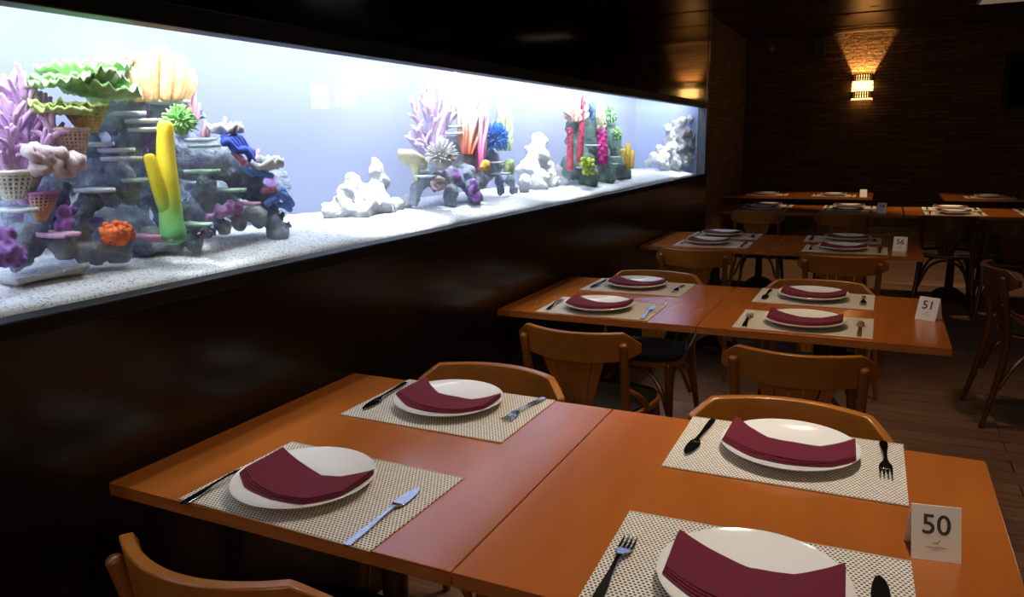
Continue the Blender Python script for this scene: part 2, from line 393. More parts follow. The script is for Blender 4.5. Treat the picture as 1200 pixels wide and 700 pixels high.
M['green_plate_coral'] = cm('green_plate_coral', (.50,.72,.55), (.35,.52,.42), 30)
M['pink_disc'] = cm('pink_disc_coral', (.80,.50,.66), (.62,.32,.52), 60)
shelf([(168,141,26,.24),(170,151,20,.23),(114,168,16,.27),(137,175,22,.24),(142,185,30,.23),(240,170,22,.22),(234,163,24,.24),(112,222,26,.20),(196,119,40,.28),(148,132,24,.26),(20,245,22,.17)], M['white_plate_coral'], reef, 3)
shelf([(236,200,26,.19),(271,222,16,.18),(232,262,12,.16),(160,210,24,.22)], M['green_plate_coral'], reef, 9)
shelf([(60,275,9,.16),(76,273,9,.15),(172,276,8,.17),(186,280,9,.16),(288,238,14,.17)], M['pink_disc'], reef, 15, 'disc_coral')

def branching(name, base, tips, r0, m_, label, sub=4, spread=.35, seed=1, cat='coral', taper=.35):
    rnd = random.Random(seed); mb = MB(); b = T(*base)
    for (px, py, d) in tips:
        tip = T(px, py, d); mid = b.lerp(tip, .5)+Vector((rnd.uniform(-.02,.02), rnd.uniform(-.02,.02), rnd.uniform(0,.02)))
        L = (tip-b).length; mb.tube([b, mid, tip], [r0, r0*.75, r0*taper], 7, 1)
        for k in range(sub):
            t = .3+.6*(k+rnd.random())/sub; p = b.lerp(mid, t*2) if t < .5 else mid.lerp(tip, t*2-1)
            dirn = ((tip-b).normalized()+Vector((rnd.uniform(-.6,.6), rnd.uniform(-1,1), rnd.uniform(-.3,.7)))*spread*2.2).normalized()
            l2 = L*rnd.uniform(.22,.42)*(1.1-t*.5); q_ = p+dirn*l2; mb.tube([p, p.lerp(q_,.5)+Vector((0,0,.006)), q_], [r0*.6, r0*.5, r0*.3], 6, 1)
    return tag(mb.obj(name, m_, angle=0), label, cat)
M['lilac'] = cm('lilac_coral', (.82,.56,.84), (.66,.38,.72), 60)
branching('branching_coral', (28,235,.24), [(4,88,.24),(28,84,.22),(48,108,.24),(62,140,.2),(12,120,.2),(-14,110,.24),(40,130,.28),(70,160,.24),(-10,160,.2),(8,150,.18),(55,120,.27)], .013, M['lilac'], 'tall lilac branching coral at the near end of the aquarium', 13, .55, seed=3)
def ruffle(mb, c, rx, ry, hz, waves, amp, seed, th=.006, tilt=0.):
    P = []
    for i in range(9):
        row = []
        for k in range(73):
            a = 2*PI*(k % 72)/72; t = .03+.97*i/8; n_ = noise.noise(Vector((math.cos(a)*2+seed, math.sin(a)*2, seed)))
            rr = t*(1+.25*n_)
            row.append(Vector((c.x+rx*rr*math.cos(a), c.y+ry*rr*math.sin(a), c.z+hz*t*t+amp*t*t*(.7+1.2*abs(noise.noise(Vector((a*2,seed,1)))))*math.sin(a*waves+seed+2.2*noise.noise(Vector((math.cos(a)*3,math.sin(a)*3,seed))))+tilt*ry*rr*math.sin(a)+.012*t*noise.noise(Vector((rr*9,a*5,seed))))))
        P.append(row)
    mb.slab(P, th)
M['lettuce'] = cm('green_lettuce_coral', (.62,.92,.42), (.38,.74,.26), 70)
mb = MB(); s = PX(95,95,.28)
ruffle(mb, T(84,92,.24), .10, 50*s, .012, 23, .006, 2.2, tilt=.16); ruffle(mb, T(96,84,.27), .10, 48*s, .014, 19, .007, 5.1, tilt=.05); ruffle(mb, T(118,112,.22), .08, 40*s, .016, 17, .007, 1.4, tilt=-.12); ruffle(mb, T(72,97,.20), .06, 34*s, .010, 21, .006, 7.2, tilt=.2); ruffle(mb, T(112,98,.20), .07, 34*s, .02, 17, .007, 9.2, tilt=-.3); ruffle(mb, T(128,80,.30), .07, 26*s, .02, 13, .007, 3.4, tilt=.3)
mb.tube([T(110,95,.28), T(118,130,.30)], [.03,.02], 10)
tag(mb.obj('lettuce_coral', M['lettuce'], angle=0), 'pale green ruffled coral spreading on top of the near reef', 'coral')
M['lime_ruffle'] = cm('lime_ruffle_coral', (.70,.85,.30), (.45,.60,.18), 70)
mb = MB(); ruffle(mb, T(82,126,.21), .06, 42*s, .008, 21, .005, 3.3); ruffle(mb, T(80,131,.20), .05, 38*s, .008, 19, .005, 1.1); tag(mb.obj('ruffled_coral', M['lime_ruffle'], angle=0), 'yellow-green ruffled ledge coral below the pale green coral', 'coral')
# lattice cups
def lattice(name, top, bot, wt, wb, m_, label, rows=8, cols=22, sq=.6, m2=None):
    a, b = T(*top), T(*bot); s_ = PX(*top); mb = MB(); rt, rb = wt*s_*.5, wb*s_*.5
    k = []
    for i in range(rows+1):
        t = i/rows; c_ = a.lerp(b, t); r_ = rt+(rb-rt)*t**1.3
        k.append([c_+Vector((r_*sq*math.cos(2*PI*j/cols), r_*math.sin(2*PI*j/cols), 0)) for j in range(cols)])
    w_ = max(.0022, rt*.07)
    for i in range(rows+1): mb.tube(k[i]+[k[i][0]], w_ if i else w_*1.8, 5, cap=False)
    for j in range(cols): mb.tube([k[i][j] for i in range(rows+1)], w_, 5, cap=False)
    root = mb.obj(name, m_, angle=0)
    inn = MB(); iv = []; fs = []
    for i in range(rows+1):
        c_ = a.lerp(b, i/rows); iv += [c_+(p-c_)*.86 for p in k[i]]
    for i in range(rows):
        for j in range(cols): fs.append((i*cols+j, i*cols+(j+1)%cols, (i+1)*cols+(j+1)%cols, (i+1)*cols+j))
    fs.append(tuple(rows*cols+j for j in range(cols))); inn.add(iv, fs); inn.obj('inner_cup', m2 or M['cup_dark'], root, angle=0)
    return tag(root, label, 'coral')
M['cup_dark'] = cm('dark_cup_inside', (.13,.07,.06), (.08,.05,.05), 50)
M['yellow_lattice'] = cm('yellow_lattice_coral', (.86,.72,.28), (.7,.5,.2), 50)
M['peach_lattice'] = cm('peach_lattice_coral', (.85,.66,.52), (.7,.45,.4), 50)
M['white_lattice'] = cm('white_lattice_coral', (.88,.86,.74), (.7,.62,.5), 50)
M['purple_lattice'] = grad('purple_to_orange_lattice', [(0.,(.80,.45,.12)),(.55,(.75,.42,.30)),(1.,(.42,.16,.50))], T(52,258,.17).z, T(52,224,.17).z)
lattice('basket_sponge', (98,124,.20), (104,154,.22), 52, 20, M['yellow_lattice'], 'yellow lattice basket sponge hanging under the lime ledge coral')
lattice('basket_sponge', (82,152,.20), (88,186,.22), 42, 20, M['peach_lattice'], 'peach lattice basket sponge above the white ruffled clam')
lattice('basket_sponge', (22,202,.18), (20,232,.2), 52, 30, M['white_lattice'], 'white lattice basket sponge on the lilac coral', 6)
lattice('basket_sponge', (52,226,.17), (48,258,.18), 34, 10, M['purple_lattice'], 'purple and orange lattice cone sponge on the near reef', 8, 18)
# orange fluted coral
M['orange'] = cm('pale_orange_coral', (.92,.56,.26), (.80,.38,.16), 60)
mb = MB(); rnd = random.Random(5)
for k in range(26):
    px = 150+k*2.9+rnd.uniform(-3,3); t = (px-188)/40; top = 58+26*abs(t)**2+rnd.uniform(-4,6); d = .28+rnd.uniform(-.05,.05)
    mb.tube([T(188+(px-188)*.75, 116, d), T(px, (top+116)/2, d), T(px+rnd.uniform(-2,2), top, d)], [.012, .016, .010], 8, 1)
tag(mb.obj('finger_coral', M['orange'], angle=0), 'pale orange fluted finger coral on top of the near reef', 'coral')
M['pink_finger'] = cm('pink_finger_coral', (.90,.50,.58), (.75,.34,.46), 60)
mb = MB()
for (x0,y0,x1,y1) in [(226,138,228,108),(230,140,233,122),(222,132,219,108),(238,160,240,142),(243,160,245,146),(262,150,264,138),(298,188,303,176)]: mb.tube([T(x0,y0,.27), T(x1,y1,.27)], [.008,.005], 7)
tag(mb.obj('finger_coral', M['pink_finger'], angle=0), 'small pink finger corals beside the pale orange coral', 'coral')
# white ruffled clam
M['clam'] = cm('pinkish_white_clam', (.88,.76,.78), (.78,.58,.62), 40)
mb = MB()
for (cx_, cy_, rx, ry, ang) in [(45,180,17,7,.3),(50,192,15,8,-.6),(76,194,13,13,.5),(62,183,18,7,0),(88,190,9,8,.2)]:
    pts = []
    for k in range(17):
        a = 2*PI*k/16; x_ = rx*math.cos(a)*.75; y_ = ry*math.sin(a)*.75; pts.append(T(cx_+x_*math.cos(ang)-y_*math.sin(ang), cy_+x_*math.sin(ang)+y_*math.cos(ang), .155+.012*math.sin(a*2)))
    mb.tube(pts, [.012+.003*math.sin(k*1.9) for k in range(17)], 9)
gc = mb.obj('giant_clam', M['clam'], angle=0); mt = cm('dusty_mantle', (.62,.36,.42), (.45,.22,.30), 60)
for (x_, y_, r_) in ((45,181,6),(76,194,6),(51,192,5)): mb = MB(); mb.ball(T(x_,y_,.152), r_*PX(x_,y_,.15), 2, (.5,1.1,.8)); mb.obj('mantle', mt, gc, angle=0)
tag(gc, 'pinkish white clam with thick curled lips on the near reef', 'clam')
# yellow tube sponge
z0, z1 = T(205,276,.13).z, T(195,145,.15).z
M['yellow_tube'] = grad('yellow_to_green_sponge', [(0.,(.16,.62,.26)),(.22,(.36,.72,.16)),(.42,(.86,.78,.03)),(1.,(.93,.60,.02))], z0, z1)
mb = MB(); s = PX(195,200,.14)
mb.tube([T(203,278,.13), T(200,250,.14), T(197,215,.14), T(194,180,.15), T(194,147,.15)], [15*s,13*s,12*s,10.5*s,9*s], 16, 1)
mb.tube([T(196,245,.14), T(184,215,.14), T(175,184,.15)], [10*s,8*s,6.5*s], 14, 1)
tag(mb.obj('tube_sponge', M['yellow_tube'], angle=0), 'bright yellow forked tube sponge with a green base on the near reef', 'sponge')
def spiky(name, c, r, n, m_, label, rw=.05, seed=1, hemi=-1., inner=.55):
    rnd = random.Random(seed); c_ = T(*c); rr = r*PX(*c); mb = MB(); mb.ball(c_, rr*inner, 2, nz=.2, seed=seed)
    for k in range(n):
        while True:
            v = Vector((rnd.gauss(0,1), rnd.gauss(0,1), rnd.gauss(0,1))).normalized()
            if v.z > hemi: break
        e = c_+Vector((v.x*.7,v.y,v.z))*rr*rnd.uniform(.85,1.1); st = c_+Vector((v.x*.7,v.y,v.z))*rr*inner*.7
        mb.tube([st, st.lerp(e,.6)+Vector((0,0,rr*.05)), e], [rr*rw, rr*rw, rr*rw*.5], 5)
    return tag(mb.obj(name, m_, angle=0), label, 'coral')
M['green_bush'] = cm('green_bush_coral', (.40,.74,.24), (.22,.50,.16), 80)
spiky('bush_coral', (211,146,.18), 22, 170, M['green_bush'], 'spiky green bush coral beside the top of the yellow sponge', .07, 4, -.4)
M['orange_ball'] = cm('orange_bubble_coral', (.95,.25,.06), (.80,.14,.05), 90)
mb = MB(); s = PX(137,273,.13); rnd = random.Random(8)
for k in range(70):
    a, b = rnd.uniform(0,2*PI), rnd.uniform(0,1); rr = math.sqrt(b)*19; px_, py_ = 137+rr*math.cos(a), 273+rr*.68*math.sin(a)
    mb.ball(T(px_, py_, .125+.0016*rr), rnd.uniform(3.2,4.6)*s, 2)
mb.ball(T(137,276,.16), 15*s, 2)
tag(mb.obj('bubble_coral', M['orange_ball'], angle=0), 'orange bubble coral cluster low in the near reef', 'coral')
# blue, white and pink corals on the right shoulder
M['blue'] = cm('blue_coral', (.08,.16,.80), (.04,.08,.52), 60); M['blue2'] = cm('light_blue_coral', (.20,.38,.85), (.10,.20,.62), 60)
M['white_coral'] = cm('white_coral', (.93,.92,.88), (.80,.80,.80), 40)
mb = MB()
for k in range(5): 
    s_ = k/4; pts = [T(262+u*34, 160+9*s_+18*u*u+4*math.sin(u*9+k), .20-.02*s_) for u in [i/9 for i in range(10)]]; mb.tube(pts, .010, 8)
tag(mb.obj('brain_coral', M['blue'], angle=0), 'deep blue folded coral on the shoulder of the near reef', 'coral')
mb = MB()
for (x0,y0,x1,y1,r_) in [(284,196,296,204,.010),(292,203,318,206,.009),(322,224,338,236,.012),(318,232,332,222,.010),(334,228,342,240,.010),(312,240,326,232,.010),(326,240,340,246,.009)]: mb.tube([T(x0,y0,.19), T((x0+x1)/2,(y0+y1)/2-2,.18), T(x1,y1,.19)], r_, 8, 1)
tag(mb.obj('branching_coral', M['blue2'], angle=0), 'small blue branching coral on the far shoulder of the near reef', 'coral')
mb = MB(); ruffle(mb, T(306,196,.20), .05, 26*PX(306,196,.2), .018, 7, .006, 4.2, .012); ruffle(mb, T(264,152,.22), .05, 20*PX(264,152,.2), .012, 6, .006, 2.2, .012); ruffle(mb, T(310,188,.22), .04, 18*PX(306,196,.2), .01, 6, .006, 1.2, .010)
tag(mb.obj('plate_coral', M['white_coral'], angle=0), 'white spotted plate coral above the blue corals of the near reef', 'coral')
mb = MB()
for (x0,y0,x1,y1) in [(274,178,284,188),(308,224,322,222),(282,186,288,194)]: mb.tube([T(x0,y0,.19), T(x1,y1,.18)], .009, 8)
tag(mb.obj('encrusting_coral', cm('rose_coral', (.85,.30,.42)), angle=0), 'small rose-pink coral between the blue corals', 'coral')
M['purple'] = cm('purple_mound_coral', (.46,.24,.66), (.30,.12,.48), 70)
def mound(lst, name, m_, label, nz=.3):
    mb = MB()
    for (px, py, r_, d) in lst: mb.ball(T(px,py,d), r_*PX(px,py,d), 3, (.7,1,1), nz, px*.3)
    o = mb.obj(name, m_, angle=0); rm = o.modifiers.new('r','REMESH'); rm.mode = 'VOXEL'; rm.voxel_size = 2.0*PX(*lst[0][:2], lst[0][3]); apply_mods(o)
    o.data.polygons.foreach_set('use_smooth', [True]*len(o.data.polygons))
    for v in o.data.vertices: v.co += v.normal*.006*noise.noise(v.co*60)
    return tag(o, label, 'coral')
mound([(4,278,14,.14),(12,292,13,.13),(18,304,10,.13),(2,300,14,.13),(26,296,7,.14)], 'mound_coral', M['purple'], 'purple mound coral on the gravel at the near end')
mound([(74,250,9,.18),(80,262,8,.17),(70,264,7,.18),(86,246,6,.19)], 'mound_coral', M['purple'], 'purple mound coral beside the orange bubble coral')
mound([(258,248,9,.165),(270,244,9,.165),(246,256,7,.165),(280,246,7,.165)], 'mound_coral', cm('violet_coral', (.58,.32,.68), (.42,.18,.55), 90), 'violet mound coral on the low arch of the near reef')
mb = MB(); P = [[Vector((T(18+85*u,314-18*u,.14).x-.02*v_, T(18+85*u,314-18*u,.14).y+.0*v_, gz(0)+.012+.012*u*(1-v_))) for u in [i/8 for i in range(9)]] for v_ in [0,.5,1,1.5,2,2.5,3]]
tag(MB().slab(P, .012).obj('flat_stone', M['rock_white'], angle=0), 'flat white stone slab on the gravel in front of the near reef', 'stone')

# ---- white rocks in the gap
rock('white_rock', [(438,188,6,.32),(440,198,10,.32),(444,212,13,.32),(438,226,16,.32),(432,242,15,.30),(414,216,12,.36),(408,230,16,.36),(398,243,15,.34),(450,240,11,.28),(424,250,13,.28),(384,246,10,.36)], M['rock_white'], 'pointed white rock standing alone after the near reef', vox=.010)
rock('white_rock', [(466,240,10,.30),(478,236,8,.32),(458,246,9,.28)], M['rock_white'], 'low white rock at the foot of the second reef', vox=.010)
# ---- second reef
rock('reef_rock', [(505,200,13,.30),(522,195,14,.30),(540,190,13,.30),(556,192,10,.28),(520,180,12,.34),(534,172,12,.34),(545,205,12,.24),(530,210,12,.24),(512,214,9,.24),(496,210,9,.26),(488,222,8,.28),(486,234,7,.28),(530,226,9,.22),(530,236,7,.22),(552,222,9,.2),(562,212,9,.22),(572,202,9,.26),(580,196,9,.28),(585,212,6,.28),(587,224,6,.28),(598,212,6,.26),(603,222,5,.26),(556,232,8,.2),(575,186,10,.30)], M['rock'], 'grey arched reef rock carrying the second group of corals', vox=.011, k_=1.15)
branching('branching_coral', (504,186,.32), [(482,120,.32),(494,108,.3),(506,100,.3),(518,96,.3),(530,92,.28),(540,104,.28),(544,114,.30),(484,150,.3),(476,160,.32),(500,120,.26),(528,114,.3),(520,108,.36),(488,170,.3)], .016, cm('pale_lilac_coral', (.82,.64,.86), (.68,.48,.78), 50), 'pale lilac branching coral on the second reef', 9, .42, 11)
def strands(name, b0, tips, n, r_, m_, label, seed=1, d=.28):
    # bundle of wavy upright strands: b0 = (px, py, half width), tips = (x0, x1, y0, y1)
    rnd = random.Random(seed); mb = MB(); s_ = PX(b0[0], b0[1], d)
    for k in range(n):
        u = rnd.random(); tx = tips[0]+(tips[1]-tips[0])*u; edge = abs(u-.5)*2
        ty = tips[2]+(tips[3]-tips[2])*(rnd.random()*.6+.4*edge**2); dd = d+rnd.uniform(-.05,.05)
        bx = b0[0]+b0[2]*(2*u-1)*.9; sx = 3*math.sin(k*2.1)
        mb.tube([T(bx, b0[1], dd), T((bx+tx)/2+sx, (b0[1]*1.2+ty*.8)/2, dd), T(tx-sx*.5, ty+6, dd), T(tx, ty, dd)], [r_*s_*.7, r_*s_, r_*s_*.9, r_*s_*.45], 6, 1)
    return tag(mb.obj(name, m_, angle=0), label, 'coral')
strands('plume_coral', (547,180,6), (536,571,92,130), 40, 2.4, grad('orange_white_plume', [(0.,(.90,.20,.10)),(.25,(.93,.46,.28)),(.6,(.94,.82,.74)),(1.,(.95,.92,.88))], T(548,178,.28).z, T(552,104,.28).z), 'broad coral fading from orange to white on the second reef', 4)
strands('plume_coral', (563,200,5), (558,574,94,150), 22, 2.2, grad('magenta_white_plume', [(0.,(.85,.08,.40)),(.4,(.90,.42,.60)),(.75,(.93,.84,.84)),(1.,(.95,.93,.90))], T(562,196,.22).z, T(566,104,.24).z), 'slim coral fading from magenta to white on the second reef', 6, .23)
strands('plume_coral', (590,176,9), (581,599,112,160), 34, 2.4, cm('yellow_green_plume', (.76,.90,.50), (.56,.74,.34), 60), 'pale yellow-green plume coral behind the blue coral', 9, .31)
spiky('anemone', (518,188,.20), 25, 200, M['white_coral'], 'white anemone with long tentacles on the second reef', .06, 7, -.1, .5)['category'] = 'anemone'
spiky('bush_coral', (581,164,.24), 20, 300, cm('sky_blue_coral', (.10,.34,.85), (.06,.20,.62), 80), 'bright blue spiky ball coral on the second reef', .06, 12, -.6)
mb = MB(); disc(mb, T(484,186,.26), .05, 20*PX(484,186,.26), .02, -.5, 4); mb.tube([T(486,190,.26), T(488,210,.27)], [.02,.012], 8); tag(mb.obj('leather_coral', cm('cream_yellow_coral', (.88,.84,.55), (.74,.68,.36), 40), angle=0), 'cream yellow angular coral at the near side of the second reef', 'coral')
mound([(569,194,7,.17),(566,197,5,.17)], 'bubble_coral', cm('yellow_orange_coral', (.92,.55,.08)), 'small yellow-orange coral ball low on the second reef')
mound([(597,194,8,.22),(594,200,6,.22),(600,200,5,.22)], 'mound_coral', cm('lime_coral', (.68,.84,.35)), 'round lime green coral at the far side of the second reef')
mound([(555,216,7,.165),(558,230,7,.165),(552,224,5,.165)], 'mound_coral', M['purple'], 'purple mound coral at the foot of the second reef')
mb = MB()
for k in range(8): a = k*PI/4; mb.ball(T(514+6*math.cos(a), 215+5*math.sin(a), .17), 4.2*PX(514,215,.17), 2)
tag(mb.obj('flower_coral', cm('pink_white_flower', (.90,.68,.72)), angle=0), 'small pinkish white flower coral on the arch of the second reef', 'coral')
shelf([(528,148,12,.28),(530,156,14,.27),(498,206,10,.20),(578,190,9,.22),(586,203,8,.2)], M['white_plate_coral'], bpy.data.objects['reef_rock.001'], 21)
# ---- white mounds
rock('white_rock', [(628,182,16,.34),(632,168,12,.34),(620,200,15,.34),(640,200,12,.32),(630,215,16,.30),(648,215,10,.28),(614,215,10,.28),(652,200,7,.34),(660,214,8,.30)], M['rock_white'], 'tall white rock between the second and third reefs', vox=.013)
# ---- third reef
rock('reef_rock', [(690,150,10,.32),(700,165,14,.32),(685,170,14,.32),(715,165,12,.32),(672,165,8,.34),(680,190,14,.28),(700,190,14,.26),(718,188,13,.28),(690,205,11,.2),(710,205,10,.2),(725,200,9,.22),(670,195,10,.3),(672,150,8,.34),(695,130,7,.34),(712,140,8,.34),(665,205,6,.28),(735,205,5,.2)], M['rock_green'], 'green-grey reef rock carrying the third group of corals', vox=.014, k_=1.35)
M['red'] = cm('crimson_coral', (.55,.05,.10), (.36,.03,.07), 60)
def column(name, pts, r_, m_, label):
    mb = MB(); s_ = PX(*pts[0]); P = [T(*p) for p in pts]; mb.tube(P, [r_*s_]*(len(P)-1)+[r_*s_*.4], 10, 1)
    for k in range(26):
        t = k/26*(len(P)-1); i = min(int(t), len(P)-2); c_ = P[i].lerp(P[i+1], t-i); a = k*2.4; mb.ball(c_+Vector((math.cos(a)*.7,math.sin(a),0))*r_*s_*.8, r_*s_*.5, 1)
    return tag(mb.obj(name, m_, angle=0), label, 'coral')
column('pillar_coral', [(668,198,.2),(668,175,.2),(668,150,.2)], 4.2, M['red'], 'crimson pillar coral, the shorter one at the near side of the third reef')
column('pillar_coral', [(679,188,.2),(681,160,.2),(683,113,.22)], 3.8, M['red'], 'tall crimson pillar coral rising to the top of the third reef')
column('pillar_coral', [(706,190,.18),(706,172,.18),(705,152,.2)], 6.5, cm('magenta_coral', (.60,.02,.26), (.42,.01,.18), 60), 'thick magenta pillar coral in the middle of the third reef')
strands('plume_coral', (674,142,6), (661,691,112,132), 34, 2.2, cm('peach_plume', (.93,.74,.54), (.84,.52,.48), 50), 'peach plume coral at the top of the third reef', 3, .25)
mound([(692,128,6,.25),(694,137,5,.25),(689,122,4,.25)], 'mound_coral', cm('mid_blue_coral', (.12,.26,.62)), 'blue coral knob at the top of the third reef')
strands('plume_coral', (704,150,4), (699,709,114,140), 16, 1.8, cm('pale_yellow_plume', (.93,.90,.66), (.82,.74,.44), 50), 'pale yellow pointed coral above the magenta pillar', 5, .23)
spiky('bush_coral', (714,134,.24), 12, 90, cm('leaf_green_coral', (.40,.70,.34), (.22,.48,.22), 60), 'green bush coral highest on the third reef', .11, 3, -.8)
spiky('bush_coral', (723,158,.22), 9, 80, cm('light_green_coral', (.52,.80,.36), (.30,.56,.22), 60), 'light green bush coral on the far slope of the third reef', .11, 5, -.8)
mb = MB(); s = PX(688,195,.14); rnd = random.Random(2)
for k in range(26): mb.ball(T(688+rnd.uniform(-6,7), 195+rnd.uniform(-9,9), .14+rnd.uniform(-.01,.01)), rnd.uniform(2.2,3.6)*s, 2)
tag(mb.obj('bubble_coral', cm('lime_yellow_coral', (.66,.80,.10), (.44,.60,.06), 60), angle=0), 'lime yellow bubble coral low on the third reef', 'coral')
mb = MB()
for (x0,y0,x1,y1) in [(731,198,730,176),(735,198,736,170),(739,196,741,178),(733,198,733,182)]: mb.tube([T(x0,y0,.2), T(x1,y1,.2)], [.022,.018], 8)
tag(mb.obj('finger_coral', cm('amber_coral', (.93,.64,.10), (.80,.45,.06), 60), angle=0), 'amber finger coral at the far side of the third reef', 'coral')
shelf([(694,170,8,.22),(684,196,10,.2),(718,184,12,.2),(716,192,10,.18)], M['white_plate_coral'], bpy.data.objects['reef_rock.002'], 31)
# ---- white dead coral at the far end
rock('white_rock', [(792,148,7,.20),(800,142,6,.15),(809,140,4,.115),(782,150,5,.24),(784,162,8,.24),(795,160,9,.19),(804,154,7,.14),(811,160,5,.105),(786,176,9,.22),(798,174,9,.17),(809,172,6,.115),(774,178,7,.28),(766,186,7,.30),(778,190,9,.24),(792,190,9,.18),(804,187,8,.13),(812,184,4,.10),(759,192,5,.3)], M['rock_white'], 'white craggy rock at the far end of the aquarium', vox=.014, nz=.6)

# ------------------------------------------------------------------ tables
def make_table():
    root = empty('dining_table')
    w_, e = .3965, .014
    MB().box(-w_, w_, -.40, .40, .7455, .75).obj('tabletop', M['table'], root, smooth=False, bevel=.0012)
    eb = MB()
    for (a,b,c_,d) in ((-w_,w_,-.40,-.40+e),(-w_,w_,.40-e,.40),(-w_,-w_+e,-.40+e,.40-e),(w_-e,w_,-.40+e,.40-e)): eb.box(a,b,c_,d,.7245,.7455)
    eb.box(-w_+e, w_-e, -.40+e, .40-e, .727, .7455)
    eb.obj('edge_band', M['table_edge'], root, smooth=False)
    MB().lathe([(.030,.03),(.034,.10),(.030,.30),(.032,.62),(.045,.70),(.05,.7245)], 20).obj('column', M['table_leg'], root)
    MB().box(-.25,.25,-.03,.03,.695,.7245).obj('top_bearer', M['table_leg'], root, smooth=False, bevel=.006)
    for k in range(4):
        a = PI/4+k*PI/2; ca, sa = math.cos(a), math.sin(a); mb = MB(); mb.tube([(.02*ca,.02*sa,.07),(.08*ca,.08*sa,.055),(.16*ca,.16*sa,.016)], [.026,.024,.015], 10, 2); mb.obj('foot', M['table_leg'], root)
    return root
table0 = make_table(); table_used = [False]
def table(x0, y0, label):
    o = table0 if not table_used[0] else dup(table0); table_used[0] = True
    o.location = (x0+.3978, y0+.40, 0); return tag(o, label, 'table', 'square wooden dining tables')

# ------------------------------------------------------------------ chairs
def make_chair(W, WL):
    root = empty('dining_chair')
    def ry(x): t = x/.225; return -.186-.096*(1-t*t)
    # seat
    pts = []
    for k in range(36):
        a = 2*PI*k/36; ca, sa = math.cos(a), math.sin(a); sg = lambda v, p: math.copysign(abs(v)**p, v)
        x = .205*sg(ca,.62); y = .20*sg(sa,.62); x *= 1+.10*(y/.2) ; pts.append((x, y))
    MB().prism(pts, .425, .452).obj('seat', W, root, bevel=.006)
    mb = MB(); P = []
    for i in range(7):
        t = .02+.93*i/6; P.append([Vector((p[0]*t, p[1]*t, .478-.022*t**5)) for p in pts+pts[:1]])
    mb.slab(P, .022); mb.obj('cushion', M['cushion'], root, angle=50)
    # crest rail
    P = []; n = 29; prof = []
    mb = MB(); vs = []
    for i in range(n):
        t = -1+2*i/(n-1); x = .225*t; yc = ry(x); at_ = max(0, (abs(t)-.80)/.20)
        zt = .775-.042*at_; zb = .668+.012*t*t+.022*at_; th = .0115
        lean = -.012
        nx = Vector((-(2*.096*t/.225)*-1, -1, 0)).normalized()
        for (zz, k) in ((zb,1),(zt,1),(zt,-1),(zb,-1)):
            p = Vector((x, yc+lean*(zz-.67)/.1, zz))+nx*th*k; vs.append(p)
    fs = []
    for i in range(n-1):
        for k in range(4): fs.append((i*4+k, i*4+(k+1)%4, i*4+4+(k+1)%4, i*4+4+k))
    fs += [(3,2,1,0), tuple((n-1)*4+k for k in range(4))]
    mb.add(vs, fs); mb.obj('crest_rail', W, root, bevel=.0035, seg=2)
    for s_ in (-1,1):
        MB().tube([(s_*.215,-.285,0),(s_*.196,-.235,.22),(s_*.180,-.20,.44),(s_*.181,-.225,.60),(s_*.186,-.256,.735)], [.012,.0155,.017,.016,.0145], 12, 2).obj('leg', WL, root)
        MB().tube([(s_*.205,.225,0),(s_*.180,.195,.2),(s_*.165,.165,.44)], [.0115,.015,.017], 12, 2).obj('leg', WL, root)
        MB().tube([(s_*.184,-.214,.57),(s_*.215,-.185,.545),(s_*.222,-.12,.50),(s_*.20,-.03,.452)], [.009,.010,.010,.009], 8, 2).obj('hip_brace', WL, root)
        MB().tube([(s_*.186,.190,.20),(s_*.17,.13,.38),(s_*.165,0,.420),(s_*.178,-.14,.37),(s_*.196,-.225,.20)], .010, 8, 2).obj('brace', WL, root)
    for s_ in (-1,1):
        yy = .188 if s_ > 0 else -.218
        MB().tube([(-.178,yy,.20),(-.12,yy*.86,.37),(0,yy*.8,.420),(.12,yy*.86,.37),(.178,yy,.20)], .010, 8, 2).obj('brace', WL, root)
    for k in range(-2,3):
        P = []
        for i in range(9):
            u = i/8; xc = k*(.021+(.052-.021)*u**1.25); hw = (.0095+(.0225-.0095)*u**1.2); z = .447+(.70-.447)*u; yv = -.178-(.073)*u**1.0-.012*math.sin(u*PI)
            P.append([Vector((xc-hw, yv-.0, z)), Vector((xc+hw, yv-.0, z))])
        mb = MB(); vs = []; fs = []
        for a, b in P:
            for dy in (-.0045,.0045): vs += [a+Vector((0,dy,0)), b+Vector((0,dy,0))]
        for i in range(8):
            o_ = i*4; fs += [(o_,o_+1,o_+5,o_+4),(o_+3,o_+2,o_+6,o_+7),(o_+1,o_+3,o_+7,o_+5),(o_+2,o_,o_+4,o_+6)]
        fs += [(0,2,3,1),(32,33,35,34)]
        mb.add(vs, fs); mb.obj('slat', W, root)
    return root
chairL = make_chair(M['chair'], M['chair_leg']); chairD = make_chair(M['darkchair'], M['darkchair']); chair_used = set()
def chair(x, y, rz, label, dark=False):
    src = chairD if dark else chairL; o = dup(src) if src in chair_used else src; chair_used.add(src)
    o.location = (x, y, 0); o.rotation_euler.z = rz
    return tag(o, label, 'chair', 'wooden fan-back dining chairs')

